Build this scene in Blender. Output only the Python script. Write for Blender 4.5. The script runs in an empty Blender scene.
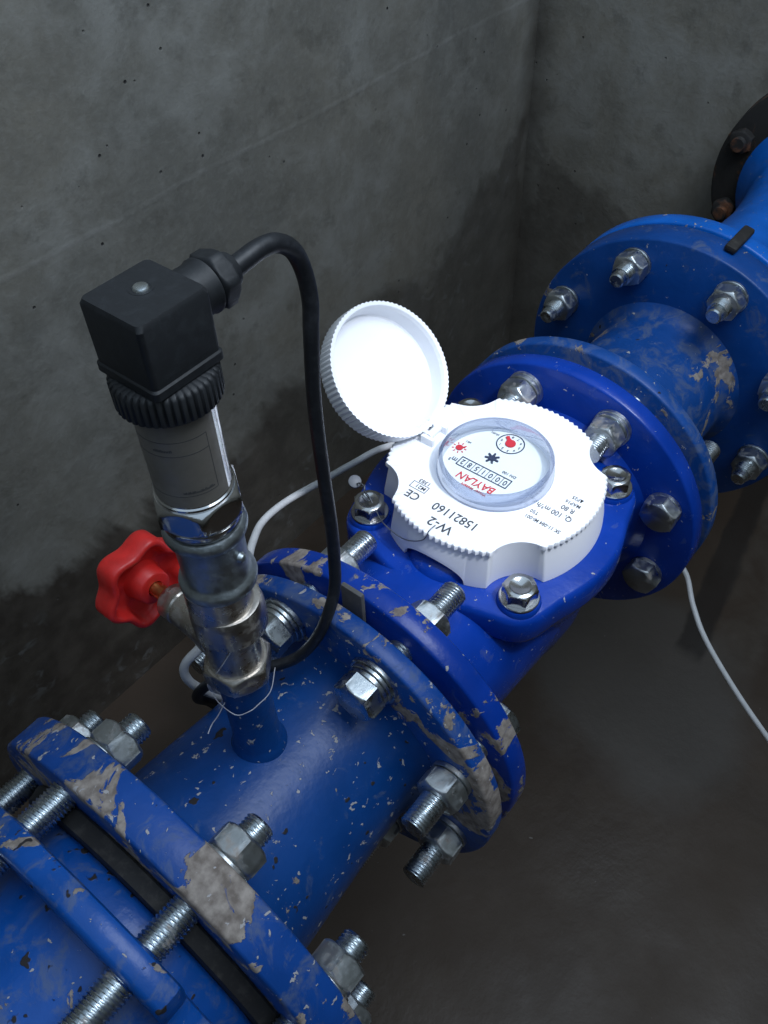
import bpy, bmesh, math, random
from mathutils import Vector, Matrix, noise
S = 0.001          # all coordinates below are millimetres
PI = math.pi
random.seed(7)
SC = bpy.context.scene
COL = SC.collection
cos, sin, rad = math.cos, math.sin, math.radians

# ------------------------------------------------------------------ materials
def newmat(name):
    m = bpy.data.materials.new(name); m.use_nodes = True
    nt = m.node_tree; nt.nodes.clear()
    out = nt.nodes.new('ShaderNodeOutputMaterial')
    b = nt.nodes.new('ShaderNodeBsdfPrincipled')
    nt.links.new(b.outputs[0], out.inputs[0])
    return m, nt, b, out

class N:
    """small node helper"""
    def __init__(s, nt, space='Object'):
        s.nt = nt
        if space == 'World':
            g = nt.nodes.new('ShaderNodeNewGeometry'); s.co = g.outputs['Position']
        else:
            tc = nt.nodes.new('ShaderNodeTexCoord'); s.co = tc.outputs['Object']
    def link(s, a, b): s.nt.links.new(a, b)
    def put(s, sock, v):
        if hasattr(v, 'is_output'): s.link(v, sock)
        elif isinstance(v, (tuple, list)): sock.default_value = tuple(v) + ((1,) if len(v) == 3 and len(sock.default_value) == 4 else ())
        else: sock.default_value = v
    def noise(s, scale, detail=4, rough=.55, dist=0, off=None, sc=None):
        n = s.nt.nodes.new('ShaderNodeTexNoise')
        n.inputs['Scale'].default_value = scale; n.inputs['Detail'].default_value = detail
        n.inputs['Roughness'].default_value = rough; n.inputs['Distortion'].default_value = dist
        co = s.co
        if off or sc:
            mp = s.nt.nodes.new('ShaderNodeMapping'); s.link(co, mp.inputs[0])
            if off: mp.inputs['Location'].default_value = off
            if sc: mp.inputs['Scale'].default_value = sc
            co = mp.outputs[0]
        s.link(co, n.inputs['Vector']); return n.outputs['Fac']
    def voro(s, scale, feature='F1', off=None):
        n = s.nt.nodes.new('ShaderNodeTexVoronoi'); n.feature = feature
        n.inputs['Scale'].default_value = scale
        co = s.co
        if off:
            mp = s.nt.nodes.new('ShaderNodeMapping'); s.link(co, mp.inputs[0]); mp.inputs['Location'].default_value = off; co = mp.outputs[0]
        s.link(co, n.inputs['Vector']); return n.outputs['Distance']
    def ramp(s, v, a, b, c0=0., c1=1.):
        n = s.nt.nodes.new('ShaderNodeMapRange'); n.clamp = True
        n.inputs['From Min'].default_value = a; n.inputs['From Max'].default_value = b
        n.inputs['To Min'].default_value = c0; n.inputs['To Max'].default_value = c1
        s.link(v, n.inputs['Value']); return n.outputs[0]
    def math(s, op, a, b=0.):
        n = s.nt.nodes.new('ShaderNodeMath'); n.operation = op
        s.put(n.inputs[0], a); s.put(n.inputs[1], b); return n.outputs[0]
    def mix(s, f, a, b):
        n = s.nt.nodes.new('ShaderNodeMix'); n.data_type = 'RGBA'
        s.put(n.inputs[0], f); s.put(n.inputs[6], a); s.put(n.inputs[7], b); return n.outputs[2]
    def bump(s, h, strength=.3, dist=.001, normal=None):
        n = s.nt.nodes.new('ShaderNodeBump'); n.inputs['Strength'].default_value = strength
        n.inputs['Distance'].default_value = dist; s.link(h, n.inputs['Height'])
        if normal: s.link(normal, n.inputs['Normal'])
        return n.outputs[0]
    def xyz(s):
        n = s.nt.nodes.new('ShaderNodeSeparateXYZ'); s.link(s.co, n.inputs[0]); return n.outputs

def paint(name, mud=.5, specks=.5, col=(.004, .045, .36), wear=0., dark=0., seed=0, rough=.3):
    """blue gloss epoxy paint with dried mud, splashes and rubbed marks"""
    m, nt, b, out = newmat(name); n = N(nt, 'World'); o = (seed, seed * 1.7, -seed)
    base = n.mix(n.ramp(n.noise(25, 3, off=o), .35, .7), col, tuple(c * 1.35 + .004 for c in col))
    # rubbed, chalky areas
    wn = n.noise(60, 6, .7, .6, off=(seed + 3, 1, 0))
    wf = n.ramp(wn, .62 - wear * .2, .75 - wear * .2)
    base = n.mix(n.math('MULTIPLY', wf, .55 if wear else .15), base, (.10, .13, .19))
    # dried mud patches
    mn = n.noise(28, 7, .62, .5, off=(seed + 9, 5, 2))
    t = .71 - mud * .22
    mf = n.ramp(mn, t, t + .012)
    mudc = n.mix(n.ramp(n.noise(180, 4), .35, .7), (.15, .125, .11), (.34, .30, .27))
    base = n.mix(mf, base, mudc)
    # splash specks
    sn = n.math('MAXIMUM', n.noise(190, 3, .55, .4, off=(seed, 7, 4)), n.math('SUBTRACT', n.noise(95, 4, .6, .5, off=(seed, 3, 1)), .01)); t2 = .755 - specks * .13
    sf = n.ramp(sn, t2, t2 + .02)
    base = n.mix(sf, base, (.36, .35, .36))
    dn = n.noise(110, 2, .5, off=(seed + 1, 2, 8)); t3 = .78 - dark * .16
    df = n.ramp(dn, t3, t3 + .02)
    base = n.mix(df, base, (.022, .02, .022))
    allm = n.math('MAXIMUM', n.math('MAXIMUM', mf, sf), df)
    b.inputs['Base Color'].default_value = (*col, 1); n.link(base, b.inputs['Base Color'])
    n.link(n.ramp(n.math('MAXIMUM', allm, n.math('MULTIPLY', wf, .5)), 0, 1, rough, .85), b.inputs['Roughness'])
    bp = n.bump(n.noise(220, 3, .5), .35, .0006)
    bp = n.bump(allm, .5, .0008, bp)
    n.link(bp, b.inputs['Normal'])
    b.inputs['Specular IOR Level'].default_value = .32
    return m

def metal(name, col, rough=.3, stain=(.3, .27, .24), amt=.35, bumpy=.15, metallic=1., scale=120, mudt=None):
    m, nt, b, out = newmat(name); n = N(nt, 'World')
    f = n.ramp(n.noise(scale, 5, .65, .3), .68 - amt * .3, .8 - amt * .2)
    base = n.mix(n.ramp(n.noise(scale * .4, 3), .3, .7), col, tuple(c * .72 for c in col))
    n.link(n.mix(f, base, stain), b.inputs['Base Color'])
    n.link(n.ramp(f, 0, 1, metallic, metallic * .35), b.inputs['Metallic'])
    n.link(n.ramp(n.noise(scale * 1.6, 4), .3, .7, rough * .75, rough * 1.35), b.inputs['Roughness'])
    n.link(n.bump(n.noise(scale * 4, 3), bumpy, .0004), b.inputs['Normal'])
    return m

def plain(name, col, rough=.5, metallic=0., bumpy=.1, scale=300, spec=.5, var=.15, dust=0., dustc=(.3, .3, .3)):
    m, nt, b, out = newmat(name); n = N(nt, 'World')
    base = n.mix(n.ramp(n.noise(scale * .3, 4), .3, .7), col, tuple(c * (1 - var) for c in col))
    if dust:
        base = n.mix(n.math('MULTIPLY', n.ramp(n.noise(scale * .5, 6, .7), .5, .75), dust), base, dustc)
    n.link(base, b.inputs['Base Color'])
    b.inputs['Roughness'].default_value = rough; b.inputs['Metallic'].default_value = metallic
    b.inputs['Specular IOR Level'].default_value = spec
    n.link(n.bump(n.noise(scale, 3), bumpy, .0004), b.inputs['Normal'])
    return m

def concrete(name, side):
    m, nt, b, out = newmat(name); n = N(nt, 'World')
    big = n.noise(3.2, 6, .6, .4); mid = n.noise(14, 6, .65, .2); fine = n.noise(120, 5, .7)
    c = n.mix(n.ramp(big, .3, .7), (.165, .165, .15), (.235, .218, .178))
    c = n.mix(n.math('MULTIPLY', n.ramp(mid, .48, .66), .75), c, (.29, .288, .265))
    c = n.mix(n.math('MULTIPLY', n.ramp(mid, .5, .3), .35), c, (.10, .098, .088))
    c = n.mix(n.math('MULTIPLY', n.ramp(fine, .45, .75), .35), c, (.31, .31, .29))
    sm = n.noise(26, 5, .7, off=(3, 1, 7)); c = n.mix(n.math('MULTIPLY', n.ramp(sm, .56, .68), .4), c, (.085, .08, .066))
    pit = n.voro(52); pz = n.noise(9, 3)
    pf = n.math('MULTIPLY', n.ramp(pit, .085, .045), n.ramp(pz, .50, .58))
    c = n.mix(pf, c, (.03, .03, .03))
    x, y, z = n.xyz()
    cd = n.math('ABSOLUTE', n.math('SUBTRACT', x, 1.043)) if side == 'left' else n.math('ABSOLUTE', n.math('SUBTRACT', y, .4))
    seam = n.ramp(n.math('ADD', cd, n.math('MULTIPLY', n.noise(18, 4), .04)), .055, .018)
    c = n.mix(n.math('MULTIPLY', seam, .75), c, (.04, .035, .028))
    # horizontal shutter-board line left in the casting
    wob = n.math('MULTIPLY', n.math('SUBTRACT', n.noise(6, 2), .5), .012)
    dz = n.math('ABSOLUTE', n.math('SUBTRACT', n.math('ADD', z, wob), .121 if side == 'left' else -.9))
    line = n.ramp(dz, .0035, .001)
    c = n.mix(n.math('MULTIPLY', n.math('MULTIPLY', line, n.ramp(mid, .35, .6)), .3), c, (.36, .355, .34))
    #_damp lower part, ragged upper edge
    e = n.math('ADD', z, n.math('MULTIPLY', n.math('SUBTRACT', n.noise(2.6, 6, .6, .8, off=(1.3, 0, .4)), .5), -.55))
    wet = n.math('MULTIPLY', n.ramp(e, -.095, -.125), n.ramp(x, .25, .75, 1, .6))
    halo = n.ramp(e, .12, -.12)
    c = n.mix(n.math('MULTIPLY', halo, .35), c, (.085, .075, .06))
    wc = n.mix(n.ramp(n.noise(30, 5, .6), .4, .7), (.046, .039, .032), (.085, .074, .062))
    eff = n.math('MULTIPLY', n.ramp(n.noise(45, 4, .6, .6), .56, .66), n.ramp(n.noise(7, 2), .5, .6))
    wc = n.mix(n.math('MULTIPLY', eff, .55), wc, (.16, .165, .165))
    c = n.mix(wet, c, wc)
    n.link(c, b.inputs['Base Color'])
    n.link(n.ramp(wet, 0, 1, .85, .5), b.inputs['Roughness'])
    bp = n.bump(fine, .35, .0015); bp = n.bump(mid, .3, .006, bp)
    inv = n.math('SUBTRACT', 1., pf); bp = n.bump(inv, .8, .003, bp); bp = n.bump(line, .15, .001, bp)
    n.link(bp, b.inputs['Normal'])
    return m

def floor_mat():
    m, nt, b, out = newmat('wet_mud_floor'); n = N(nt, 'World')
    big = n.noise(2.5, 5, .55, .6); mid = n.noise(16, 6, .6, .3)
    c = n.mix(n.ramp(big, .35, .65), (.036, .0245, .0165), (.052, .037, .026))
    c = n.mix(n.math('MULTIPLY', n.ramp(mid, .5, .8), .4), c, (.068, .052, .038))
    x, y, z = n.xyz()
    # pale silt patch under the meter
    dx = n.math('SUBTRACT', x, .60); dy = n.math('SUBTRACT', y, -.06)
    d = n.math('SQRT', n.math('ADD', n.math('MULTIPLY', dx, dx), n.math('MULTIPLY', n.math('MULTIPLY', dy, dy), 1.0)))
    d = n.math('ADD', d, n.math('MULTIPLY', n.math('SUBTRACT', n.noise(7, 5), .5), .16))
    pf = n.ramp(d, .15, .11)
    c = n.mix(n.math('MULTIPLY', pf, .6), c, (.075, .070, .064))
    gx = n.math('MULTIPLY', n.math('SUBTRACT', x, .676), .15); gy = n.math('ABSOLUTE', n.math('ADD', n.math('SUBTRACT', y, gx), n.math('ADD', n.math('MULTIPLY', n.noise(24, 4), .02), .087)))  # dark straight band: shadow on the floor painted into its colour
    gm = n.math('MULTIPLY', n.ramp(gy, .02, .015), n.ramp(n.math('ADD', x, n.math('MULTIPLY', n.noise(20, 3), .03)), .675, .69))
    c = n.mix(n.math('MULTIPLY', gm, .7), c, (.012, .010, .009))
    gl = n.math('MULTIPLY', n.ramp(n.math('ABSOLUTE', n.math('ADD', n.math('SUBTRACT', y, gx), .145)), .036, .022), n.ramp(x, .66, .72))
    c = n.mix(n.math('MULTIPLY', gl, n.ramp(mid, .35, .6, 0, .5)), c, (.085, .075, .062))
    sp = n.ramp(n.noise(110, 2, .5), .78, .80)
    c = n.mix(n.math('MULTIPLY', sp, .6), c, (.2, .19, .18))
    n.link(c, b.inputs['Base Color'])
    n.link(n.ramp(n.noise(9, 3), .3, .7, .42, .68), b.inputs['Roughness'])
    b.inputs['Specular IOR Level'].default_value = .35
    n.link(n.bump(n.noise(40, 6, .65), .3, .003), b.inputs['Normal'])
    return m

M = {}
M['valve'] = paint('blue_valve_paint', .52, .35, (.002, .056, .26), wear=.5, dark=.75, seed=1, rough=.3)
M['spool'] = paint('blue_spool_paint', .2, .72, (.002, .040, .175), wear=.1, dark=.45, seed=2.2, rough=.33)
M['spoolrim'] = paint('blue_spool_rim_paint', .74, .7, (.003, .046, .225), wear=.6, dark=.2, seed=3.4, rough=.38)
M['meter'] = paint('blue_meter_paint', .05, .4, (.0005, .030, .25), wear=.05, dark=0, seed=4.3, rough=.26)
M['meterrim'] = paint('blue_meter_rim_paint', .72, .5, (.0005, .030, .25), wear=.15, dark=0, seed=5.5, rough=.28)
M['taper'] = paint('blue_reducer_paint', .48, .4, (.004, .050, .22), wear=.7, dark=.2, seed=6.1, rough=.4)
M['farnear'] = paint('blue_far_flange_paint', .15, .38, (.002, .048, .22), wear=.3, dark=.1, seed=8.9, rough=.33)
M['far'] = paint('blue_far_pipe_paint', .10, .45, (.002, .105, .46), wear=.15, dark=0, seed=7.7, rough=.3)
M['zinc'] = metal('zinc_plated_steel', (.62, .67, .70), .27, (.30, .27, .25), .35)
M['zincnut'] = metal('zinc_plated_nut', (.56, .60, .62), .36, (.33, .29, .26), .5)
M['stainless'] = metal('polished_stainless', (.60, .60, .60), .17, (.4, .38, .36), .1, .05)
M['matte_steel'] = metal('satin_steel_label', (.25, .232, .205), .5, (.21, .195, .17), .1, .05, metallic=.35)
M['galv'] = metal('galvanised_casting', (.46, .51, .54), .42, (.24, .27, .30), .25, .4, scale=160)
M['nickel'] = metal('tarnished_nickel', (.60, .56, .51), .3, (.32, .29, .26), .5, .25)
M['brass'] = metal('brass', (.62, .42, .16), .3, (.35, .25, .12), .3)
M['red'] = plain('red_plastic_wheel', (.76, .028, .024), .36, bumpy=.15, scale=400, var=.25, dust=.12, dustc=(.35, .1, .08))
M['black'] = plain('black_plastic', (.012, .014, .017), .55, bumpy=.2, scale=500, dust=.2, dustc=(.06, .07, .08))
M['cable'] = plain('black_cable_sheath', (.012, .014, .018), .45, bumpy=.15, scale=300, dust=.45, dustc=(.07, .075, .085))
M['rubber'] = plain('black_rubber', (.014, .013, .013), .7, dust=.5, dustc=(.09, .08, .07))
M['white'] = plain('white_plastic', (.84, .86, .90), .42, bumpy=.03, scale=200, var=.02)
M['dial'] = plain('dial_white', (.86, .88, .88), .6, bumpy=0, var=.01)
M['ink'] = plain('grey_ink', (.045, .05, .06), .6, bumpy=0)
M['inkblue'] = plain('blue_black_ink', (.03, .045, .10), .6, bumpy=0)
M['inkred'] = plain('red_ink', (.70, .03, .05), .6, bumpy=0)
M['wcable'] = plain('white_cable_sheath', (.62, .63, .64), .45, bumpy=.05, dust=.2)
M['tape'] = plain('ptfe_tape', (.5, .5, .55), .6)
M['rust'] = metal('rusty_black_casting', (.035, .033, .032), .7, (.24, .09, .035), .55, .6, metallic=.25, scale=40)
M['lead'] = metal('seal_lead', (.26, .28, .31), .5, (.15, .16, .18), .3)
M['seal'] = plain('dull_grey_seal', (.12, .13, .15), .55)
M['gasket'] = plain('grey_fibre_gasket', (.10, .10, .10), .75, dust=.4, dustc=(.2, .19, .18))
def glass_mat(name, tint, blend):
    m = bpy.data.materials.new(name); m.use_nodes = True; nt = m.node_tree; nt.nodes.clear()
    out = nt.nodes.new('ShaderNodeOutputMaterial'); mx = nt.nodes.new('ShaderNodeMixShader')
    tr = nt.nodes.new('ShaderNodeBsdfTransparent'); tr.inputs[0].default_value = tint
    gl = nt.nodes.new('ShaderNodeBsdfGlossy'); gl.inputs['Roughness'].default_value = .04
    fr = nt.nodes.new('ShaderNodeLayerWeight'); fr.inputs[0].default_value = blend
    nt.links.new(fr.outputs['Facing'], mx.inputs[0]); nt.links.new(tr.outputs[0], mx.inputs[1]); nt.links.new(gl.outputs[0], mx.inputs[2])
    nt.links.new(mx.outputs[0], out.inputs[0]); return m
M['glass'] = glass_mat('clear_glass', (.97, .985, .99, 1), .07)
M['glasswall'] = glass_mat('clear_glass_wall', (.70, .74, .84, 1), .25)

# ------------------------------------------------------------------ geometry helpers (mm)
def frame(o, ax, up=(0, 0, 1)):
    a = Vector(ax).normalized(); u = Vector(up)
    if abs(a.dot(u)) > .98: u = Vector((1, 0, 0))
    x = u.cross(a).normalized(); y = a.cross(x)
    return Matrix(((x[0], y[0], a[0], o[0]), (x[1], y[1], a[1], o[1]), (x[2], y[2], a[2], o[2]), (0, 0, 0, 1)))

class B:
    def __init__(s, mtx=None): s.v = []; s.f = []; s.sm = []; s.m = mtx or Matrix()
    def add(s, vs, fs, smooth=True, mtx=None):
        k = len(s.v); m = mtx or s.m
        s.v += [m @ Vector(v) for v in vs]; s.f += [tuple(i + k for i in f) for f in fs]; s.sm += [smooth] * len(fs)
    def grid(s, rows, closed=True, caps=(True, True), smooth=True, mtx=None):
        n = len(rows[0]); vs = [p for r in rows for p in r]; fs = []
        for i in range(len(rows) - 1):
            for j in range(n if closed else n - 1):
                a, b = i * n + j, i * n + (j + 1) % n
                fs.append((a, b, b + n, a + n))
        if caps[0]: fs.append(tuple(reversed(range(n))))
        if caps[1]: fs.append(tuple(range((len(rows) - 1) * n, len(rows) * n)))
        s.add(vs, fs, smooth, mtx)
    def lathe(s, prof, n=64, rf=None, caps=(True, True), mtx=None, closed_prof=False):
        """prof: (z, r) along local z; rf(theta, z, r) may reshape the radius"""
        rows = []
        for z, r in prof:
            rows.append([((rf(2 * PI * j / n, z, r) if rf else r) * cos(2 * PI * j / n), (rf(2 * PI * j / n, z, r) if rf else r) * sin(2 * PI * j / n), z) for j in range(n)])
        if closed_prof: rows.append(rows[0]); caps = (False, False)
        s.grid(rows, True, caps, mtx=mtx)
    def prism(s, poly, z0, z1, bev=0, mtx=None, smooth=False):
        rows = []
        def inset(k):
            cx = sum(p[0] for p in poly) / len(poly); cy = sum(p[1] for p in poly) / len(poly)
            return [(cx + (p[0] - cx) * k, cy + (p[1] - cy) * k) for p in poly]
        R0 = max(math.hypot(*p) for p in poly)
        if bev:
            k = 1 - bev / R0
            rows = [[(x, y, z0) for x, y in inset(k)], [(x, y, z0 + bev) for x, y in poly], [(x, y, z1 - bev) for x, y in poly], [(x, y, z1) for x, y in inset(k)]]
        else: rows = [[(x, y, z0) for x, y in poly], [(x, y, z1) for x, y in poly]]
        s.grid(rows, smooth=smooth, mtx=mtx)
    def box(s, c, d, bev=0, mtx=None):
        m = mtx or s.m; bm = bmesh.new(); bmesh.ops.create_cube(bm, size=1)
        for v in bm.verts: v.co = Vector((c[0] + v.co.x * d[0], c[1] + v.co.y * d[1], c[2] + v.co.z * d[2]))
        if bev: bmesh.ops.bevel(bm, geom=bm.edges[:], offset=bev, segments=2, profile=.5, affect='EDGES')
        bm.verts.index_update()
        s.add([v.co.copy() for v in bm.verts], [tuple(v.index for v in f.verts) for f in bm.faces], bool(bev), m); bm.free()
    def tube(s, pts, r, n=14, sub=8, caps=True, rr=None):
        P = catmull(pts, sub) if sub else [Vector(p) for p in pts]
        rows = []; up = Vector((.13, .31, .94)).normalized()
        for i, p in enumerate(P):
            t = (P[min(i + 1, len(P) - 1)] - P[max(i - 1, 0)]).normalized()
            x = up.cross(t).normalized() if i == 0 else (X - t * X.dot(t)).normalized()
            X = x; y = t.cross(x); ri = rr(i / (len(P) - 1)) if rr else r
            rows.append([p + (x * cos(2 * PI * j / n) + y * sin(2 * PI * j / n)) * ri for j in range(n)])
        s.grid(rows, caps=(caps, caps))
    def build(s, name, mat, parent=None, origin=None, angle=38, mod=None):
        o = Vector(origin) if origin is not None else (parent['_o'] if parent is not None and '_o' in parent else Vector((0, 0, 0)))
        o = Vector(o)
        me = bpy.data.meshes.new(name)
        me.from_pydata([(v - o) * S for v in s.v], [], s.f)
        me.validate()
        bm = bmesh.new(); bm.from_mesh(me); bmesh.ops.recalc_face_normals(bm, faces=bm.faces); bm.to_mesh(me); bm.free()
        me.materials.append(mat)
        ob = bpy.data.objects.new(name, me); COL.objects.link(ob)
        if parent is not None:
            ob.parent = parent; ob['_o'] = o[:]
        else:
            ob.location = o * S; ob['_o'] = o[:]
        if len(s.sm) == len(me.polygons): me.polygons.foreach_set('use_smooth', s.sm)
        try: me.set_sharp_from_angle(angle=rad(angle))
        except Exception: pass
        return ob

def catmull(pts, sub):
    P = [Vector(p) for p in pts]; P = [P[0] * 2 - P[1]] + P + [P[-1] * 2 - P[-2]]; out = []
    for i in range(1, len(P) - 2):
        for k in range(sub):
            t = k / sub; a, b, c, d = P[i - 1:i + 3]
            out.append(.5 * ((2 * b) + (c - a) * t + (2 * a - 5 * b + 4 * c - d) * t * t + (3 * b - a - 3 * c + d) * t ** 3))
    out.append(P[-2]); return out

def thing(name, label, cat, loc, group=None):
    o = bpy.data.objects.new(name, None); COL.objects.link(o)
    o.location = Vector(loc) * S; o.empty_display_size = .01; o['_o'] = list(loc)
    return tag(o, label, cat, group)
def tag(o, label, cat, group=None):
    o['label'] = label; o['category'] = cat
    if group: o['group'] = group
    return o
def note(o, label): o['label'] = label; return o

def hexr(t, af): # radius of a hexagon of across-flats af at angle t
    return (af / 2) / cos(((t + PI / 6) % (PI / 3)) - PI / 6)
def hexbody(b, af, z0, z1, ch0=True, ch1=True, mtx=None, bore=None, n=72, face=.93):
    c = af * .085
    R0 = af / 2 * face
    prof = []
    ks = [0, .12, .3, .55, 1.]
    if ch0: prof += [(z0 + c * k, R0 + (af / 2 / cos(PI / 6) - R0) * k) for k in ks]
    else: prof += [(z0, 1e3)]
    if ch1: prof += [(z1 - c * k, R0 + (af / 2 / cos(PI / 6) - R0) * k) for k in reversed(ks)]
    else: prof += [(z1, 1e3)]
    b.lathe(prof, n, lambda t, z, r: min(hexr(t, af), r), mtx=mtx)
def thread(b, r, z0, z1, pitch=2.0, mtx=None, n=28, tip=1.6, tip0=False):
    rows = []; dep = .62 * pitch; q = 5; nz = int((z1 - z0) / pitch * q)
    for i in range(nz + 1):
        z = z0 + (z1 - z0) * i / nz; row = []
        lim = r if z < z1 - tip else r - (z - (z1 - tip)) * .9
        if tip0 and z < z0 + tip: lim = min(lim, r - (z0 + tip - z) * .9)
        for j in range(n):
            ph = (z / pitch - j / n) % 1.
            rr = r - dep * (1 - abs(2 * ph - 1)) ** 1.1
            rr = min(rr, lim)
            row.append((rr * cos(2 * PI * j / n), rr * sin(2 * PI * j / n), z))
        rows.append(row)
    b.grid(rows, mtx=mtx)
def washer(b, r, ri, z0, z1, mtx=None):
    e = .4; b.lathe([(z0, ri), (z0, r - e), (z0 + e, r), (z1 - e, r), (z1, r - e), (z1, ri)], 48, closed_prof=True, mtx=mtx)

# ------------------------------------------------------------------ the pit
FZ, WY, BX = -410, 400, 1043
def slab(name, mat, c, d, seg=None):
    b = B(); b.box(c, d); o = b.build(name, mat, origin=(c[0], c[1], c[2])); o['kind'] = 'structure'; return o
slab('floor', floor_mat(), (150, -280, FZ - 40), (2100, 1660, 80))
slab('wall_left', concrete('damp_concrete_left', 'left'), (150, WY + 60, 330), (2100, 120, 1560))
slab('wall_back', concrete('damp_concrete_back', 'back'), (BX + 60, -280, 330), (120, 1600, 1560))
slab('wall_right', M.setdefault('c2', concrete('damp_concrete_right', 'back')), (150, -1100, 330), (2100, 120, 1560))
slab('wall_front', M['c2'], (-900, -280, 330), (120, 1600, 1560))

AX = (1, 0, 0)
def XF(x, a, R): # frame whose z axis is +X, placed on a bolt circle
    return frame((x, -R * sin(rad(a)), R * cos(rad(a))), AX)
XM = frame((0, 0, 0), AX)   # local z -> +X
XMr = Matrix(((0, 0, 1, 0), (1, 0, 0, 0), (0, 1, 0, 0), (0, 0, 0, 1)))

# ------------------------------------------------------------------ lower left valve / adaptor
va = thing('flanged_valve', 'mud-streaked blue valve body with lobed flange, cut off by the lower left corner', 'valve', (-120, 0, -90))
b = B(XMr)
b.lathe([(-330, 78), (-60, 78), (-20, 82), (4, 88), (30, 88), (34, 86), (34, 60)], 96)
b.build('valve_body', M['valve'], va)
b = B(XMr)
def lobe(t, z, r):
    a = abs(((math.degrees(t) - 90) + 45) % 90 - 45)     # 0 at lobe centre
    k = max(0, min(1, (a - 34) / 7)); k = k * k * (3 - 2 * k)
    return r - 20 * k
b.lathe([(7, 80), (7, 112), (8, 115.5), (10, 117), (18, 117), (20.5, 115.5), (21.5, 112), (21.5, 80)], 180, lobe, closed_prof=True)
b.build('gland_ring', M['valve'], va)
b = B(XMr); b.lathe([(34.2, 60), (34.2, 94), (35, 96), (42.5, 98), (43.8, 97), (43.8, 60)], 96, closed_prof=True)
tag(b.build('gasket', M['rubber'], origin=(38, 0, -100)), 'thick black rubber seal between lobed flange and big near flange', 'gasket')

# ------------------------------------------------------------------ spool between near flange and meter
sp = thing('spool_pipe', 'mud-splashed blue flanged spool pipe carrying the pressure sensor stub', 'pipe', (125, 0, -125))
b = B(XMr)
b.lathe([(44.2, 62), (50, 75), (65, 84), (67, 75), (72, 69.5), (80, 67), (100, 65.5), (140, 62.5), (170, 61.5), (180, 63), (185, 68), (188.5, 76), (204.4, 78), (204.5, 60)], 96)
b.build('barrel', M['spool'], sp)
def flange(x0, x1, R, Ri, rim=None, rf=None, e=1.6):
    b = B(XMr); b.lathe([(x0, Ri), (x0, R - e), (x0 + e * .4, R - e * .4), (x0 + e, R), (x1 - e, R), (x1 - e * .4, R - e * .4), (x1, R - e), (x1, Ri)], 128, closed_prof=True); return b
note(flange(44, 65.5, 125, 60).build('flange', M['spoolrim'], sp), 'larger near flange with mud patches on its rim')
note(flange(188.5, 201, 110, 62).build('flange', M['spoolrim'], sp), 'smaller flange beside the meter, paint chipped along its rim')
b = B(); b.lathe([(50, 15), (61, 15.5), (66, 13.5), (70, 12.3), (96, 12), (130.3, 12)], 48, mtx=Matrix.Translation((131, 3.6, 0)))
b.build('branch_stub', M['spool'], sp)

# gaskets with tabs in the two joints
b = B(XMr); b.lathe([(204.8, 60), (204.8, 78), (210.6, 78), (210.6, 60)], 96, closed_prof=True)
b.box((-1, 98, 207.8), (15, 40, 3.4), 1.4)
tag(b.build('gasket', M['gasket'], origin=(207, 0, -78)), 'grey gasket with a raised tab in the gap before the meter', 'gasket')

# ------------------------------------------------------------------ water meter
MX = 347.6
wm = thing('water_meter', 'blue flanged water meter with white round register cover flipped open', 'water meter', (336, 0, -110))
note(flange(211, 226, 110, 62).build('flange', M['meterrim'], wm), 'near flange with dried mud on its rim')
note(flange(441, 455.5, 110, 62).build('flange', M['meter'], wm), 'far flange, cleaner glossy blue')
b = B(XMr)
b.lathe([(210.8, 60), (210.8, 80), (226, 80), (229, 74), (236, 69), (250, 66), (300, 68), (347, 70), (400, 68), (430, 66), (438, 70), (444, 80), (461, 80), (461, 60)], 96)
b.build('tube', M['meter'], wm)
# bowl and head plate, rounded square with four bolt lugs
def headr(t, z, r):
    a = abs((math.degrees(t) + 45) % 90 - 45)  # 0 on axis, 45 on the diagonal
    return r
def plate_r(t, k=1.):
    d = abs((math.degrees(t)) % 90 - 45)      # 0 on the diagonal
    bumpr = 9.5 * math.exp(-(d / 12.5) ** 2)
    return 87 + bumpr
b = B(Matrix.Translation((MX, 0, 0)))
rows = []
for z, k, dd in [(-60, .30, 0), (-55, .55, 0), (-40, .72, 0), (-15, .80, 0), (10, .83, .1), (24, .86, .4), (34, .93, .8), (42, .985, 1), (46, 1, 1), (60, 1, 1), (63.5, .985, 1), (65, .96, 1), (65, .5, 1)]:
    n = 144; row = []
    for j in range(n):
        t = 2 * PI * j / n; R_ = (87 + (plate_r(t) - 87) * dd) * k
        row.append((R_ * cos(t), R_ * sin(t), z))
    rows.append(row)
b.grid(rows)
b.build('bowl', M['meter'], wm)
for sx in (-1, 1):
    for sy in (-1, 1):
        b = B(); b.lathe([(60, 13.5), (66, 13.5), (67.8, 12.5), (68, 8)], 40, mtx=Matrix.Translation((MX + 57 * sx, 57 * sy, 0)))
        b.build('bolt_boss', M['meter'], wm)
b = B(); b.lathe([(50, 24), (64, 23), (70, 20), (74, 14), (75.5, 5)], 64, mtx=Matrix.Translation((MX - 55, -2, 0)))
b.build('neck_fairing', M['meter'], wm)

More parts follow.
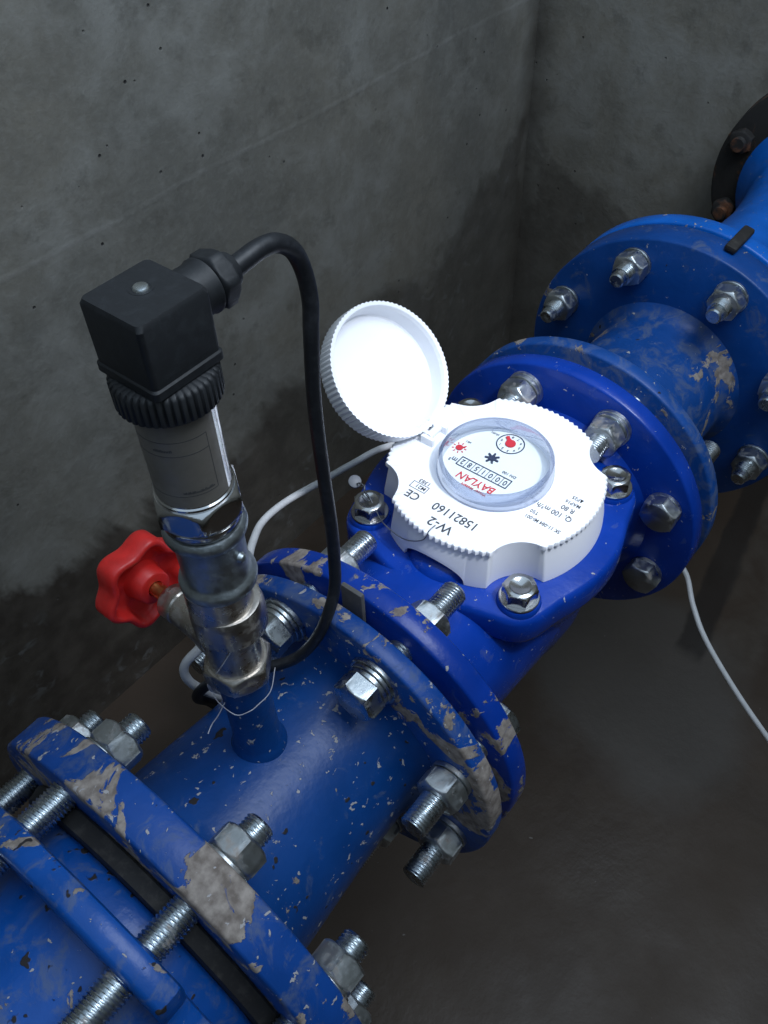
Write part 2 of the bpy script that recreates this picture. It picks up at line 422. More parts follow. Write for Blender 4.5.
# register cover: white, knurled rim, scalloped round the four bolts
def cover_r(t, r, teeth):
    best = r
    if teeth: best = r + .9 * (abs(((t * 104 / (2 * PI)) % 1) * 2 - 1) - .5) * 1.6
    # circular notches around bolts, centre distance 84, radius 22
    d, q = 85, 23.5
    for k in range(4):
        a = PI / 4 + k * PI / 2; da = (t - a + PI) % (2 * PI) - PI
        if abs(da) < .6:
            s_ = q * q - (d * sin(da)) ** 2
            if s_ > 0: best = min(best, d * cos(da) - math.sqrt(s_))
    return best
ct = Matrix.Translation((MX, 0, 0))
NT = 104 * 8
b = B(ct)
rows = []
for k, r0 in ((0, 69.5), (0, 71.5), (.2, 71.2), (1, 67.6), (1, 60), (.95, 60)):
    row = []
    for j in range(720):
        t = 2 * PI * j / 720; da = abs(math.degrees(t) - 182) / 18
        zb = 65.3 + (14 * math.sqrt(1 - da * da) if da < 1 else 0)
        z = zb + (92.5 - zb) * k; rr = cover_r(t, r0, False)
        row.append((rr * cos(t), rr * sin(t), z))
    rows.append(row)
rows.append([(p[0] * .97, p[1] * .97, p[2] - 25 if False else zz[2]) for p, zz in zip(rows[0], rows[0])])
rows = rows[:4]
b.grid(rows, caps=(False, True))
rc = b.build('register_cover', M['white'], wm, angle=50)
b = B(ct)
b.lathe([(92.2, 66), (92.5, 69), (95.2, 69), (95.8, 68.5), (96, 66.5), (96, 40)], NT, lambda t, z, r: cover_r(t, r, z < 95.9 and r > 66.6) if r > 50 else r)
b.build('knurled_top', M['white'], rc, angle=50)
# dial, glass and its rim
b = B(ct); b.lathe([(95.8, 36.5), (97.2, 36.5), (97.2, 34), (97.0, 30)], 96)
dial = b.build('dial_face', M['dial'], wm)
b = B(ct); b.lathe([(96.3, 37.2), (107, 36.2), (108, 35.4), (108, 33.4), (106.8, 33.2), (96.3, 34.2)], 128, closed_prof=True)
gd = b.build('glass_dome', M['glasswall'], wm)
b = B(ct); b.lathe([(107.2, 33.1), (107.8, 33.1)], 128)
b.build('glass_window', M['glass'], gd)
# hinge
hx, hy, hz = 348.4, 49., 100.2
b = B()
b.box((hx - 7.5, hy - 1, 98), (3, 10, 8), .8); b.box((hx + 7.5, hy - 1, 98), (3, 10, 8), .8)
b.box((hx, hy + 4, 95), (18, 14, 3), .8)
b.build('hinge_bracket', M['white'], wm)
# lid: knurled cap, open 134 degrees
th = rad(134)
dvec = Vector((0.0, -cos(th), sin(th))) if False else Vector((.02, .70, .715)).normalized()
nvec = Vector((0, -.72, .695)); nvec = (nvec - dvec * nvec.dot(dvec)).normalized()
cL = Vector((349.4, 83.1, 135.5)); RL = 45.0
lm = frame(cL, nvec)
b = B(lm)
def kn(t, z, r): return r + (.75 * (abs(((t * 84 / (2 * PI)) % 1) * 2 - 1) - .5) if r > RL - .6 else 0)
b.lathe([(-3, 41.2), (-13.6, 40.6), (-14.4, 39.6), (-14.6, 10), (-14.6, .01), (-16.2, .01), (-16.2, 40), (-15.4, 43), (-14.0, 44.6), (-13.2, RL), (-1.0, RL), (0, RL), (0, 42.6), (-.3, 42.2)], 84 * 6, kn, closed_prof=True)
lid = b.build('lid', M['white'], wm, angle=28)
b = B(); hm = frame((hx, hy, hz), (1, 0, 0))
b.lathe([(-5.8, 2.6), (5.8, 2.6)], 24, mtx=hm)
p0 = Vector((hx, hy, hz)); p1 = cL - dvec * 43 - nvec * 1.5
mid = (p0 + p1) / 2; fm = frame(mid, dvec, up=(1, 0, 0))
L_ = (p1 - p0).length
b.box((0, -4.8, 0), (3, 2.6, L_ + 6), .6, mtx=frame(mid, dvec, up=nvec)) if False else None
for sx in (-4.6, 4.6):
    b.tube([p0 + Vector((sx, 0, 0)), mid + Vector((sx, 0, 0)), p1 + Vector((sx, 0, 0)) + dvec * 2], 1.7, 10, 4)
b.build('hinge_lug', M['white'], lid)

def text(s, x, y, z, size, mat, parent, name='printed_text', rot=None, align='LEFT', sx=1., shear=0., thick=.12):
    cu = bpy.data.curves.new('t', 'FONT'); cu.body = s; cu.size = size; cu.align_x = align; cu.align_y = 'CENTER'; cu.shear = shear
    cu.extrude = thick / 2; cu.offset = size * .012; cu.resolution_u = 3
    to = bpy.data.objects.new('t', cu); COL.objects.link(to); bpy.context.view_layer.update()
    me = bpy.data.meshes.new_from_object(to.evaluated_get(bpy.context.evaluated_depsgraph_get()))
    bpy.data.objects.remove(to); bpy.data.curves.remove(cu)
    o = Vector(parent['_o'])
    r = rot if rot is not None else 90
    m = Matrix.Translation(Vector((x, y, z)) - o) @ Matrix.Rotation(rad(r), 4, 'Z') @ Matrix.Diagonal((sx, 1, 1, 1))
    me.transform(m); me.transform(Matrix.Scale(S, 4)); me.materials.clear(); me.materials.append(mat)
    ob = bpy.data.objects.new(name, me); COL.objects.link(ob); ob.parent = parent; ob['_o'] = o[:]
    return ob
TZ = 96.08
text('W-2', 288.3, -9, TZ, 9.4, M['ink'], rc, sx=.98)
text('15821160', 299.6, -19.5, TZ, 9.0, M['ink'], rc, sx=.9)
text('CE', 298.5, 23, TZ, 8.5, M['ink'], rc, sx=.95)
text('M21', 306.5, 24, TZ, 4.2, M['ink'], rc)
text('1383', 311.5, 24, TZ, 4.2, M['ink'], rc)
b = B()
for (xa, ya, xb, yb) in ((303.6, 23, 303.6, 34.5), (309, 23, 309, 34.5), (303.6, 23, 309, 23), (303.6, 34.5, 309, 34.5)):
    b.box(((xa + xb) / 2, (ya + yb) / 2, TZ), (abs(xb - xa) + .4, abs(yb - ya) + .4, .16))
b.build('printed_box', M['ink'], rc)
text('SK 11-084 MI-001', 326, -60, TZ, 4.0, M['ink'], rc, sx=.82)
text('T50', 331.2, -42, TZ, 3.9, M['ink'], rc, sx=.9)
text('Q, 100 m\u00b3/h', 338.2, -60.5, TZ, 5.6, M['ink'], rc, sx=.86)
text('R 80', 345, -58.5, TZ, 5.2, M['ink'], rc, sx=.9)
text('MAP16', 350.6, -59.5, TZ, 3.9, M['ink'], rc, sx=.9)
text('\u0394P25', 355.6, -58.5, TZ, 3.8, M['ink'], rc, sx=.9)
# dial print
DZ = 97.28
text('BAYLAN', 329.5, -11.5, DZ, 8.2, M['inkred'], dial, 'printed_text', sx=.88, shear=.15)
text('Water Meters', 323.6, -9, DZ, 3.0, M['inkred'], dial, sx=1.05)
text('m\u00b3', 338.5, 23.2, DZ, 6.2, M['inkblue'], dial, sx=.8)
text('x0,001', 374, 14.5, DZ, 2.3, M['inkblue'], dial)
text('x0,1', 357, 25, DZ, 2.3, M['inkblue'], dial)
text('DN 100', 347.5, -15.5, DZ, 3.0, M['inkblue'], dial)
b = B()
for xa in (335.9, 343.6): b.box((xa, 3.5, DZ), (.7, 37, .2))
for ya in (-15, 22): b.box((339.8, ya, DZ), (8, .7, .2))
for k in range(1, 7): b.box((339.8, -15 + 37 * k / 7, DZ), (7.4, .35, .2))
b.build('counter_window', M['inkblue'], dial)
for k, ch in enumerate('0001582'): text(ch, 339.9, -15 + 37 * (k + .5) / 7, DZ, 6.2, M['inkblue'], dial, 'counter_digit', align='CENTER', sx=.8)
b = B()
def ringz(b, cx, cy, r0, r1, z0, z1, n=64): b.lathe([(z0, r0), (z0, r1), (z1, r1), (z1, r0)], n, closed_prof=True, mtx=Matrix.Translation((cx, cy, 0)))
ringz(b, 371.5, 4.2, 8.6, 9.3, 97.1, 97.4)
b.build('pointer_scale', M['inkblue'], dial)
for k in range(10):
    a = rad(90 + 36 * k); text(str(k), 371.5 + 6.6 * cos(a), 4.2 + 6.6 * sin(a), DZ, 2.7, M['inkblue'], dial, 'scale_digit', align='CENTER')
b = B(); pm = Matrix.Translation((371.5, 4.2, 0)) @ Matrix.Rotation(rad(48), 4, 'Z')
b.lathe([(97.4, 3.4), (98.0, 3.4)], 32, mtx=pm)
b.prism([(-1.2, -2.2), (-1.2, 2.2), (0, 3.0), (4.6, 1.1), (6.8, 1.3), (7.2, 0), (6.8, -1.3), (4.6, -1.1), (0, -3.0)], 97.45, 97.9, mtx=pm)
b.build('red_pointer', M['inkred'], dial)
b = B(); sm = Matrix.Translation((349.0, 28.6, 0)); b.lathe([(97.3, 2.4), (97.8, 2.4)], 32, mtx=sm)
for k in range(9):
    b.box((4.2, 0, 97.4), (1.5, .7, .2), mtx=sm @ Matrix.Rotation(rad(40 * k), 4, 'Z'))
b.box((2.6, 0, 97.5), (2.6, 1.1, .4), mtx=sm @ Matrix.Rotation(rad(-50), 4, 'Z'))
b.build('small_red_pointer', M['inkred'], dial)
b = B(); stp = []
for k in range(28):
    a = 2 * PI * k / 28; stp.append(((4.8 if k % 4 in (0, 1) else 2.3) * cos(a), (4.8 if k % 4 in (0, 1) else 2.3) * sin(a)))
b.prism(stp, 97.2, 97.9, mtx=Matrix.Translation((353.3, 6.2, 0)))
b.build('flow_star', M['inkblue'], dial)

# ------------------------------------------------------------------ reducer after the meter
rd = thing('reducer_pipe', 'short scuffed blue flanged pipe between the meter and the far flange', 'pipe', (550, 0, -125))
note(flange(469, 481, 110, 60).build('flange', M['taper'], rd), 'near flange, duller blue with scratches')
note(flange(610, 638.5, 125, 60).build('flange', M['farnear'], rd), 'larger far flange')
b = B(XMr); b.lathe([(461.6, 60), (461.6, 79), (468, 79), (481, 79), (484, 70), (492, 64), (510, 61.5), (590, 61.5), (600, 62.5), (607, 66), (611, 72), (638.4, 80), (638.4, 60)], 96)
b.build('barrel', M['taper'], rd)

# far valve beyond
fv = thing('tapered_pipe', 'bright blue flared pipe beyond the far flange, at the right picture edge', 'pipe', (800, 0, -125))
note(flange(642, 658, 125, 60).build('flange', M['far'], fv), 'broad bright blue flange')
b = B(XMr); b.lathe([(642.1, 60), (658, 108), (664, 92), (676, 80), (700, 71), (740, 64), (800, 58), (860, 54.5), (910, 59), (945, 65), (962, 74), (978, 88), (985, 60)], 96)
b.build('barrel', M['far'], fv)
b = B(XMr); b.lathe([(638.6, 60), (638.6, 112), (641.9, 112), (641.9, 60)], 96, closed_prof=True)
b.box((0, 128.3, 640.3), (9.5, 5.6, 37), 2.0, mtx=XMr @ Matrix.Rotation(rad(11.5), 4, 'Z'))
tag(b.build('gasket', M['rubber'], origin=(640, 0, -112)), 'black rubber gasket with tab over the far blue flange rims', 'gasket')
fl = thing('wall_flange', 'rusty black flange on the back wall behind the blue flared pipe', 'flange', (1010, 0, -125))
b = B(XMr); b.lathe([(988, 40), (988, 118), (991, 122), (1012, 124), (1018, 120), (1024, 100), (1041, 100), (1041, 40)], 96)
b.build('flange_ring', M['rust'], fl)
b = B()
for k in range(8):
    a = 22.5 + 45 * k
    hexbody(b, 24, -11, 0, mtx=XF(987, a, 105))
b.build('bolt_heads', M['rust'], fl)
for c_ in list(fl.children):
    if c_.name.startswith('bolt_heads'): bpy.data.objects.remove(c_)
for k in range(8):
    a = 22.5 + 45 * k; b = B(); hexbody(b, 24, -11, 0, mtx=XF(988, a, 105)); thread(b, 8, -19, -10, 2.2, mtx=XF(988, a, 105))
    b.build('bolt', M['rust'], fl)

# ------------------------------------------------------------------ flange bolts
def part_at(b, name, mat, root): return b.build(name, mat, root, origin=(0, 0, 0))
def proto(kind):
    """local z points along +X; built about the flange face at 0"""
    root = bpy.data.objects.new('x', None); COL.objects.link(root); root['_o'] = [0, 0, 0]; root.empty_display_size = .01
    T = XMr
    def bb(): return B(T)
    if kind == 'head':         # head this side, long thread beyond (G1)
        b = bb(); hexbody(b, 24, -20, -8.6, True, False); part_at(b, 'bolt_head', M['zinc'], root)
        b = bb(); washer(b, 15.5, 8, -2.8, 0); washer(b, 13.8, 8, -5.4, -2.9); washer(b, 13.0, 8, -8.5, -5.5); part_at(b, 'washer', M['zinc'], root)
        b = bb(); thread(b, 8, -8.6, 74); part_at(b, 'threaded_shank', M['zinc'], root)
        b = bb(); washer(b, 15, 8, 36.2, 38.4); part_at(b, 'washer', M['zincnut'], root)
        b = bb(); hexbody(b, 24, 38.6, 52); part_at(b, 'nut', M['zincnut'], root)
    if kind == 'nut':          # nut and long thread this side
        b = bb(); hexbody(b, 24, -17, -3.2); part_at(b, 'nut', M['zincnut'], root)
        b = bb(); washer(b, 12.6, 8, -3, 0); part_at(b, 'washer', M['zincnut'], root)
        b = bb(); thread(b, 8, -37, 36, tip=.1, tip0=True); part_at(b, 'threaded_shank', M['zinc'], root)
        b = bb(); hexbody(b, 24, 38.4, 48.6, False, True); washer(b, 15, 8, 36.2, 38.2); part_at(b, 'bolt_head', M['zinc'], root)
    if kind == 'far_nut':      # meter far joint, nut towards the meter
        b = bb(); hexbody(b, 24, -20, -6.6); part_at(b, 'nut', M['zincnut'], root)
        b = bb(); washer(b, 13.4, 8, -6.4, -3.3); washer(b, 13.8, 8, -3.2, 0); part_at(b, 'washer', M['zincnut'], root)
        b = bb(); thread(b, 8, -33, 37, tip=.1, tip0=True); part_at(b, 'threaded_shank', M['zinc'], root)
        b = bb(); hexbody(b, 24, 37.2, 48, False, True); part_at(b, 'bolt_head', M['zinc'], root)
    if kind == 'far_head':
        b = bb(); hexbody(b, 24, -14, -3.4, True, False); part_at(b, 'bolt_head', M['zincnut'], root)
        b = bb(); washer(b, 12.6, 8, -3.2, 0); part_at(b, 'washer', M['zincnut'], root)
        b = bb(); thread(b, 8, -2.4, 74); part_at(b, 'threaded_shank', M['zinc'], root)
        b = bb(); hexbody(b, 24, 37.2, 50); part_at(b, 'nut', M['zincnut'], root)
    if kind == 'end_nut':      # far flange pair
        b = bb(); hexbody(b, 24, -16.5, -2.6); part_at(b, 'nut', M['zincnut'], root)
        b = bb(); washer(b, 13.4, 8, -2.4, 0); part_at(b, 'washer', M['zincnut'], root)
        b = bb(); thread(b, 8, -26, 38, tip=.1, tip0=True); b.lathe([(-33, 4.9), (-32, 6.0), (-26, 6.4), (-25, 6.4)], 28); part_at(b, 'threaded_shank', M['zinc'], root)
        b = bb(); hexbody(b, 24, 38.2, 48, False, True); part_at(b, 'bolt_head', M['zincnut'], root)
    if kind == 'stud':         # long stud through the near flange and lobed ring; 0 = far face of near flange
        b = bb(); hexbody(b, 24, 2.6, 16); part_at(b, 'nut', M['zincnut'], root)
        b = bb(); washer(b, 13.4, 8, .1, 2.5); part_at(b, 'washer', M['zincnut'], root)
        b = bb(); thread(b, 8, -122, 25.5, tip=1.6, tip0=True, n=24); part_at(b, 'threaded_rod', M['zinc'], root)
    return root
def copy_bolt(root, name, x, a, R_, label, group, spin=0, cat='bolt'):
    first = not root.get('used')
    o = root if first else root.copy()
    if first: root['used'] = 1
    else: COL.objects.link(o)
    o.name = name
    if not first:
        for ch in root.children:
            c2 = ch.copy(); COL.objects.link(c2); c2.parent = o
    o.location = Vector((x, -R_ * sin(rad(a)), R_ * cos(rad(a)))) * S
    o.rotation_euler = (rad(spin), 0, 0)
    tag(o, label, cat, group); return o
G1 = 'bolts joining the spool pipe to the meter'
ph, pn = proto('head'), proto('nut')
copy_bolt(ph, 'hex_bolt', 188.5, -22.5, 90, 'zinc hex bolt head right behind the sensor valve, washers stacked under it', G1, 12)
copy_bolt(ph, 'hex_bolt', 188.5, 20.3, 88.5, 'zinc hex bolt head with stacked washers on the spool flange, below the black cable', G1, 40)
copy_bolt(pn, 'hex_bolt', 188.5, 67.5, 90, 'upper of two bolts with long thread pointing down at right of the spool flange', G1, 25)
copy_bolt(pn, 'hex_bolt', 188.5, 112.5, 90, 'lowest bolt at right of the spool flange, thread pointing to the floor', G1, 5)
copy_bolt(pn, 'hex_bolt', 188.5, -67.5, 90, 'bolt half hidden behind the sensor valve on the wall side', G1, 15)
copy_bolt(pn, 'hex_bolt', 188.5, 157.5, 90, 'shadowed bolt thread under the spool pipe', G1, 15)
G2 = 'bolts at the far flange of the meter'
pfn, pfh = proto('far_nut'), proto('far_head')
copy_bolt(pfn, 'hex_bolt', 441, -22.5, 90, 'rust-topped nut and thread just behind the open white lid', G2, 10)
copy_bolt(pfn, 'hex_bolt', 441, 22.5, 90, 'nut and thread above the white cover edge at right', G2, 20)
copy_bolt(pfh, 'hex_bolt', 441, 67.5, 90, 'upper of two plain hex heads on the side of the meter far flange', G2, 5)
copy_bolt(pfh, 'hex_bolt', 441, 112.5, 90, 'lower of two plain hex heads on the meter far flange, above the white cable', G2, 25)
G3 = 'nuts and stepped bolt ends on the far flange pair'
pe = proto('end_nut')
copy_bolt(pe, 'hex_bolt', 610, -67.5, 105, 'leftmost nut on the far flange, nearest the wall corner', G3, 15)
copy_bolt(pe, 'hex_bolt', 610, -22.5, 105, 'second nut from the left along the top of the far flange', G3, 5)
copy_bolt(pe, 'hex_bolt', 610, 22.5, 105, 'nut on the far flange directly below the black rubber tab', G3, 20)
copy_bolt(pe, 'hex_bolt', 610, 67.5, 105, 'nut on the far flange cut by the right picture edge', G3, 0)
copy_bolt(pe, 'hex_bolt', 610, 112.5, 105, 'lowest nut on the far flange, with thin fibres caught on it', G3, 12)
G4 = 'long studs through the near flange and the lobed ring'
ps = proto('stud')
copy_bolt(ps, 'stud_bolt', 65.5, -67.5, 105, 'threaded stud farthest left behind the top of the near flange', G4, 8)
copy_bolt(ps, 'stud_bolt', 65.5, -22.5, 105, 'threaded stud with clean nut at the upper left of the near flange', G4, 18)
copy_bolt(ps, 'stud_bolt', 65.5, 24.3, 105, 'threaded stud with dirty nut at the middle of the near flange', G4, 28)
copy_bolt(ps, 'stud_bolt', 65.5, 67.5, 105, 'threaded stud with shiny nut at the bottom edge, right of the near flange', G4, 10)
copy_bolt(ps, 'stud_bolt', 65.5, 112.5, 105, 'lowest dull stud just under the shiny nut at the bottom edge', G4, 20)

# cover bolts of the meter head
labs = {(-1, 1): 'steel hex bolt at the left of the white cover, lead seal wire threaded through', (-1, -1): 'steel hex bolt in the front notch of the white cover',
        (1, -1): 'steel hex bolt in the right notch of the white cover', (1, 1): 'steel hex bolt in the back notch behind the glass dial'}
def cb_proto():
    root = bpy.data.objects.new('cover_bolt', None); COL.objects.link(root); root['_o'] = [0, 0, 0]; root.empty_display_size = .01
    b = B(); hexbody(b, 19, 2.2, 11.5, False, True); b.lathe([(11, 6.2), (11.5, 6.9), (11.9, 6.7), (11.9, 6.0), (11.6, 5.6)], 36); part_at(b, 'bolt_head', M['stainless'], root)
    b = B(); washer(b, 12.2, 5, .1, 2.1); part_at(b, 'washer', M['stainless'], root)
    return root
cp = cb_proto()
for i, ((sx, sy), lb) in enumerate(labs.items()):
    o = cp if i == 0 else cp.copy()
    if i:
        COL.objects.link(o)
        for ch in cp.children:
            c2 = ch.copy(); COL.objects.link(c2); c2.parent = o
    o.location = Vector((MX + 57 * sx, 57 * sy, 68)) * S; o.rotation_euler = (0, 0, rad([10, 22, 48, 0][i]))
    tag(o, lb, 'bolt', 'bolts round the white register cover')

# seal and wire
b = B()
b.lathe([(-1.6, 3.8), (-1.3, 4.3), (1.3, 4.3), (1.6, 3.8)], 32, mtx=frame((301, 78, 75), (-.3, -.45, .85)))
tag(b.build('lead_seal', M['seal'], origin=(301, 78, 73)), 'small round grey lead seal hanging left of the white cover', 'seal')
b = B()
b.tube([(300, 75, 76), (299.5, 71, 79), (298, 66.5, 78.5), (294.5, 64, 80.5), (292, 58, 80.6), (288, 50, 78.5), (281, 38, 79), (277.5, 22, 80), (276.6, 12, 84), (277.6, 4, 90), (280.5, 2, 96.6), (286, 1.5, 97)], .38, 8, 10)
b.tube([(300.6, 74, 77), (298.5, 70, 77), (299, 67.5, 80), (295, 65, 79.5), (291, 62, 80.8), (289.5, 56, 80.9)], .35, 8, 10)
tag(b.build('seal_wire', M['lead'], origin=(290, 50, 78)), 'thin twisted wire from the lead seal across to the white cover rim', 'wire')

# ------------------------------------------------------------------ sensor stack
SX, SY = 132.5, 2.7
stm = Matrix.Translation((SX, SY, 0))
vtm = Matrix.Translation((SX - 1.6, SY + 1, 0))
sv = thing('stop_valve', 'nickel stop valve with red handwheel between blue stub and grey socket', 'valve', (SX, SY, 118))
b = B(vtm)
def hx6(b, af, z0, z1, mtx, rot=0): hexbody(b, af, z0, z1, mtx=mtx @ Matrix.Rotation(rad(rot), 4, 'Z'), n=72, face=.97)
hx6(b, 29.5, 130.5, 143, vtm, 8)
b.lathe([(142, 13.4), (146, 12.6), (156, 12.6), (164, 13.4), (170, 13.6), (176, 14.2), (184, 14.4), (199.5, 14.2), (200, 12)], 64)
b.build('valve_body', M['nickel'], sv)
b = B(stm); b.lathe([(168.5, 13), (168.5, 15.6), (169.3, 16.6), (180, 16.6), (184.5, 15.8), (186, 15.2), (186.4, 14)], 64)
b.build('collar', M['nickel'], sv)
wd = Vector((.02, 1, -.085)).normalized(); w0 = Vector((SX - .5, SY, 151.5)); wm_ = frame(w0, wd)
b = B(wm_)
b.lathe([(4, 12.2), (14, 11.4), (20, 10.2), (30, 9.4), (37, 9.2), (37.6, 8.6), (38.4, 9.3), (46, 9.0), (47, 8.2), (47.2, 4)], 48)
b.build('bonnet', M['nickel'], sv)
b = B(wm_); hexbody(b, 10.5, 47, 50.4, n=36); b.lathe([(48, 3.9), (72, 3.9)], 28)
b.build('stem', M['brass'], sv)
b = B(wm_); NL = 6
def whr(base, amp, ph=0): return lambda t: base + amp * cos(NL * t + ph)
rows = []
for z, r, k in [(47.5, 7.2, 0), (47.5, 17, .6), (44, 17.8, .8), (43.2, 18.6, 1), (43.2, 21.6, 1), (44, 22.6, 1), (51.5, 22.8, 1), (53, 21.6, 1), (54, 18, .8), (54, 6, 0), (54, .1, 0), (51, .1, 0), (51, 6, 0)]:
    pass
WZ = 11.5
prof = [(57.5, 6.5, 0), (57.8, 16.5, .6), (55, 18.8, .9), (51.0, 20.0, 1), (50.3, 21.0, 1), (50.6, 22.6, 1), (51.8, 23.6, 1), (62.8, 23.6, 1), (64.4, 22.6, 1), (65.2, 19.5, .9), (64.6, 8, .1), (64.6, .05, 0)]
for z, r, k in prof: rows.append([((r + 2.0 * k * cos(NL * 2 * PI * j / 144 + .6)) * cos(2 * PI * j / 144), (r + 2.0 * k * cos(NL * 2 * PI * j / 144 + .6)) * sin(2 * PI * j / 144), z + WZ) for j in range(144)])
b.grid(rows, caps=(False, False))
b.lathe([(58.5, 4.2), (58.5, 8.0), (59.3, 9.0), (67, 9.8), (69.5, 11.2), (69.5, 4.2)], 48, closed_prof=True)
b.build('handwheel', M['red'], sv, angle=60)

b = B(stm)
b.lathe([(200.2, 12), (200.3, 15.0), (201.4, 16.3), (203.6, 16.6), (205.6, 16.0), (206.8, 14.8), (208.4, 14.1), (229.5, 14.1), (231.2, 14.8), (232.4, 16.4), (234.4, 17.0), (236.6, 16.6), (238.0, 15.4), (238.4, 13)], 72)
for k in range(3):
    a = rad(-95 + 25 * k); 
b.lathe([(-1, 2.6), (1.2, 1.8), (1.8, .6)], 16, mtx=frame((SX + 14.6 * cos(rad(-78)), SY + 14.6 * sin(rad(-78)), 221), (cos(rad(-78)), sin(rad(-78)), 0)))
tag(b.build('pipe_socket', M['galv'], origin=(SX, SY, 200.2)), 'grey galvanised threaded socket between the valve and the pressure sensor', 'pipe fitting')

ps_ = thing('pressure_sensor', 'steel pressure transmitter with square black plug on top', 'sensor', (SX, SY, 238.6))
b = B(stm); b.lathe([(238.6, 14.6), (240, 15.6), (243, 15.6), (243.4, 14.8)], 64); hx6(b, 31.5, 243.4, 256, stm, 25)
b.build('hex_base', M['stainless'], ps_)
b = B(stm); b.lathe([(256, 14.9), (257.5, 14.9), (258, 14.3), (301, 14.3), (302, 13)], 96)
can = b.build('steel_can', M['stainless'], ps_)
# engraved label wrap (satin sheet) with printed lines
def wrap(b, a0, a1, z0, z1, r, t=.12, n=30):
    rows = []
    for j in range(n + 1):
        a = a0 + (a1 - a0) * j / n
        rows.append([((r) * cos(a), (r) * sin(a), z0), ((r + t) * cos(a), (r + t) * sin(a), z0), ((r + t) * cos(a), (r + t) * sin(a), z1), ((r) * cos(a), (r) * sin(a), z1)])
    b.grid(rows, mtx=stm)
b = B(); wrap(b, rad(-205), rad(-68), 258.6, 300, 14.32, .1)
lb = b.build('label', M['matte_steel'], can)
b = B(); r_ = 14.43
A0, A1 = rad(-200), rad(-88)
for z in (264.5, 284.0, 290.3): wrap(b, A0, A1, z, z + .22, r_, .05)
wrap(b, A1 - .012, A1, 264.5, 290.5, r_, .05, 2)
for k in range(26):
    a = A1 - .12 - k * .032; random.random()
    wrap(b, a, a + .018, 265.8, 265.8 + random.choice((.7, .9, 1.2)), r_, .05, 2)
for k in range(12):
    a = A1 - .95 - k * .04; wrap(b, a, a + .022, 286.2, 286.2 + random.choice((.8, 1.1)), r_, .05, 2)
b.build('label_print', M['ink'], lb)
b = B(stm)
b.lathe([(300.2, 14.5), (300.2, 17.4), (301, 18.0), (310.5, 18.0), (311.8, 17.2), (312.2, 12)], 44 * 6, lambda t, z, r: r + (.55 * (1 if math.sin(t * 44) > -.1 else -.7) if 17.5 < r else 0))
b.build('collar_nut', M['black'], ps_, angle=50)
cx, cy = 132.9, 3.4
b = B()
def sq(h, z, cx=cx, cy=cy): return [(cx - h, cy - h, z), (cx + h, cy - h, z), (cx + h, cy + h, z), (cx - h, cy + h, z)]
bm_rows = [(312.2, 13.2), (312.6, 14.9), (315.5, 14.9), (316.2, 14.3), (337.8, 14.4), (339.6, 13.5)]
def rsq(h, z, c=2.0, n=4):
    out = []
    for q, (sx, sy) in enumerate(((1, 1), (-1, 1), (-1, -1), (1, -1))):
        for j in range(n + 1):
            a = PI / 2 * q + PI / 2 * j / n
            out.append((cx + sx * (h - c) + c * cos(a), cy + sy * (h - c) + c * sin(a), z))
    return out
b.grid([rsq(h, z) for z, h in bm_rows])
plug = b.build('plug_housing', M['black'], ps_, angle=30)
b = B()
for k in range(10): b.box((cx, cy - 14.1, 321 + k * 1.35), (14, .35, .5))
b.box((cx + 8.6, cy - 14.1, 326.5), (.4, .4, 16.5)); b.box((cx, cy - 14.15, 318.3), (17.5, .4, .4))
b.build('grip_ribs', M['black'], plug)
b = B(); ringz(b, cx + 1, cy + 2, 3.2, 4.1, 339.0, 339.7, 32)
b.build('screw_recess', M['black'], plug)
b = B(Matrix.Translation((cx + 1, cy + 2, 0))); b.lathe([(338.5, 3.0), (339.5, 3.0), (340.4, 2.3), (340.7, 1.0), (340.7, .01)], 28)
b.build('screw', M['zinc'], plug)
gm = frame((146, 5.5, 327.5), (1, .02, .01))
b = B(gm); b.lathe([(-4, 9.5), (10, 9.3), (11, 9.9), (12, 9.9)], 48)
def hexgl(b):
    hexbody(b, 18.4, 13, 20.5, mtx=gm @ Matrix.Rotation(.3, 4, 'Z'), n=36)
hexgl(b); b.lathe([(20.5, 7.5), (24, 6.2), (25, 4.4)], 40)
b.build('cable_gland', M['black'], ps_)
b = B()
b.tube([(166, 6, 326.5), (175.9, 6, 327.5), (184, 6, 328.2), (192.2, 6, 326.8), (200, 6, 320.5), (204.6, 6, 309.5), (205.4, 5, 296), (203, 4, 283), (199.5, 3, 250), (198.0, 1, 215), (198.5, 0, 175), (198, 0, 151), (195, -1, 132), (187.5, -1, 116), (180.5, 4, 97), (172, 12, 83), (161, 24, 76), (150, 38, 70), (142, 52, 58), (139, 65, 38), (141, 73, 20), (150, 77, 0), (160, 80, -30), (175, 86, -70)], 3.3, 16, 8, rr=lambda t: 3.9 - .7 * min(1, t * 3))
tag(b.build('black_cable', M['cable'], origin=(195, 5, 150)), 'thick black cable looping from the sensor plug down behind the valve', 'cable')
b = B()
b.tube([(154, 64, 12), (145, 68, 28), (137, 69, 50), (138, 68, 66), (150, 60, 82), (168, 58, 98), (184, 67, 97), (203, 80, 85), (218, 97, 62), (236, 114, 48), (264, 135, 30), (293, 141, 22), (326, 137, 18), (359, 132, 15), (392, 127, 10), (440, 125, -20), (520, 100, -120), (585, 20, -180), (605, -50, -192), (599.8, -77.3, -200), (577, -99.3, -212), (559, -125, -228), (546, -168, -258), (538.6, -213, -290), (535, -255, -320), (530, -330, -390), (540, -400, -407), (600, -470, -407)], 2.7, 12, 10)
tag(b.build('white_cable', M['wcable'], origin=(400, 0, -100)), 'thin white cable passing behind the meter and down to the floor at right', 'cable')
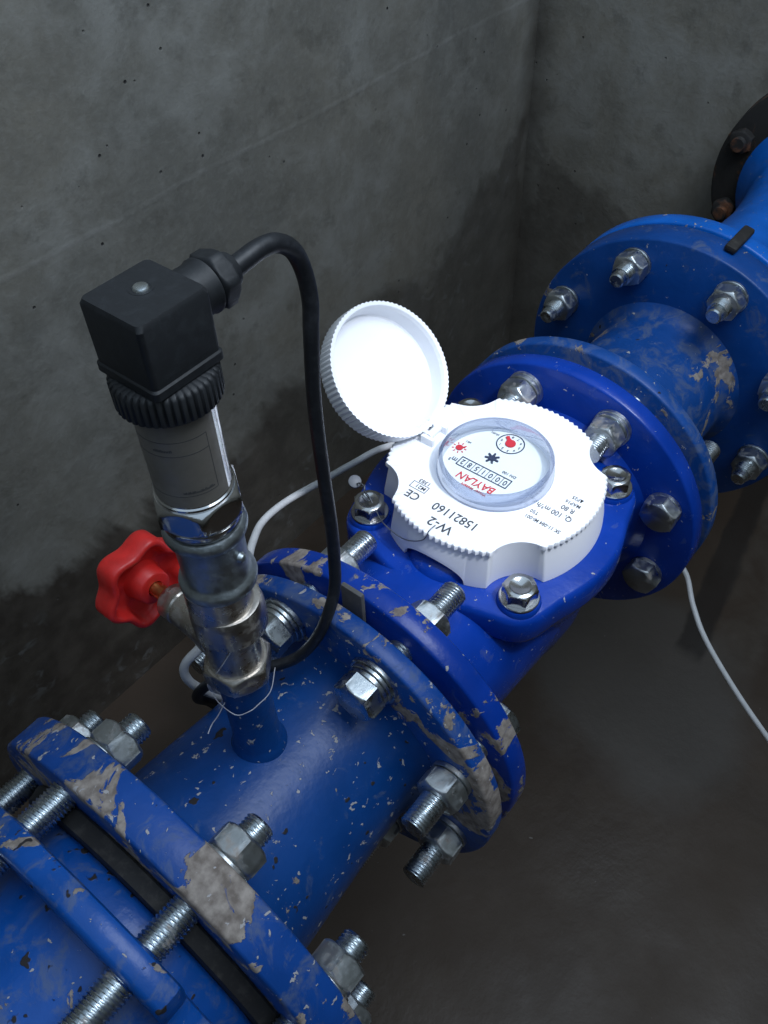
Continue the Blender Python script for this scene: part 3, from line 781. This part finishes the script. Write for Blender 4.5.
# tape wisps
b = B()
b.tube([(122, -8, 168), (118, 0, 150), (118.5, 8, 136), (119, 14, 124), (121, 17, 112), (124, 15, 107)], .9, 8, 6, rr=lambda t: .25 + .9 * (t > .35) * (1 - abs(t - .7)))
b.tube([(116, 8, 126), (115, 4, 122), (117, -4, 116), (121, -9.5, 119), (126, -11.5, 121), (134, -12.5, 124), (142, -9, 131)], .24, 6, 8)
b.tube([(117, 2, 121), (113, 4, 113), (109, 6, 107), (105, 5, 105)], .3, 6, 6)
tag(b.build('thread_tape', M['tape'], origin=(122, 0, 100)), 'loose wisps of white thread tape hanging round the valve bottom', 'tape')

# ------------------------------------------------------------------ light
w = bpy.data.worlds.new('sky'); SC.world = w; w.use_nodes = True
bg = w.node_tree.nodes['Background']; bg.inputs[0].default_value = (.62, .80, 1, 1); bg.inputs[1].default_value = .9
def area(name, loc, target, size, power, col, spread=None):
    l = bpy.data.lights.new(name, 'AREA'); l.shape = 'RECTANGLE'; l.size = size[0]; l.size_y = size[1]; l.energy = power; l.color = col
    if spread: l.spread = rad(spread)
    o = bpy.data.objects.new(name, l); COL.objects.link(o); o.location = Vector(loc) * S
    o.rotation_euler = (Vector(target) - Vector(loc)).to_track_quat('-Z', 'Y').to_euler()
    return o
area('hatch_daylight', (420, -420, 1250), (380, 0, 0), (.7, .6), 9, (.80, .89, 1))
l = bpy.data.lights.new('torch', 'SPOT'); l.energy = 17; l.spot_size = rad(26); l.spot_blend = 1.; l.shadow_soft_size = .03; l.color = (.86, .90, 1)
o = bpy.data.objects.new('torch', l); COL.objects.link(o); o.location = Vector((330, -330, 700)) * S
o.rotation_euler = (Vector((352, 20, 100)) - Vector((330, -330, 700))).to_track_quat('-Z', 'Y').to_euler()

# ------------------------------------------------------------------ camera
cam = bpy.data.cameras.new('camera'); co = bpy.data.objects.new('camera', cam); COL.objects.link(co)
fw = Vector((0.5157962, 0.43899007, -0.73569151)); r = Vector((0.62280483, -0.78180734, -0.02985667)); u = Vector((0.58827581, 0.44279227, 0.67665839))
co.matrix_world = Matrix(((r[0], u[0], -fw[0], 0), (r[1], u[1], -fw[1], -.2023273), (r[2], u[2], -fw[2], .4905749), (0, 0, 0, 1)))
cam.sensor_fit = 'VERTICAL'; cam.sensor_height = 36; cam.lens = 885.8949 * 36 / 1024; cam.clip_start = .01; cam.clip_end = 50
SC.camera = co
for ob in SC.objects:
    for k in ('_o', 'used'):
        if k in ob: del ob[k]
SC.view_settings.view_transform = 'Standard'; SC.view_settings.look = 'None'; SC.view_settings.gamma = 1; SC.view_settings.use_curve_mapping = False
SC.view_settings.exposure = 0
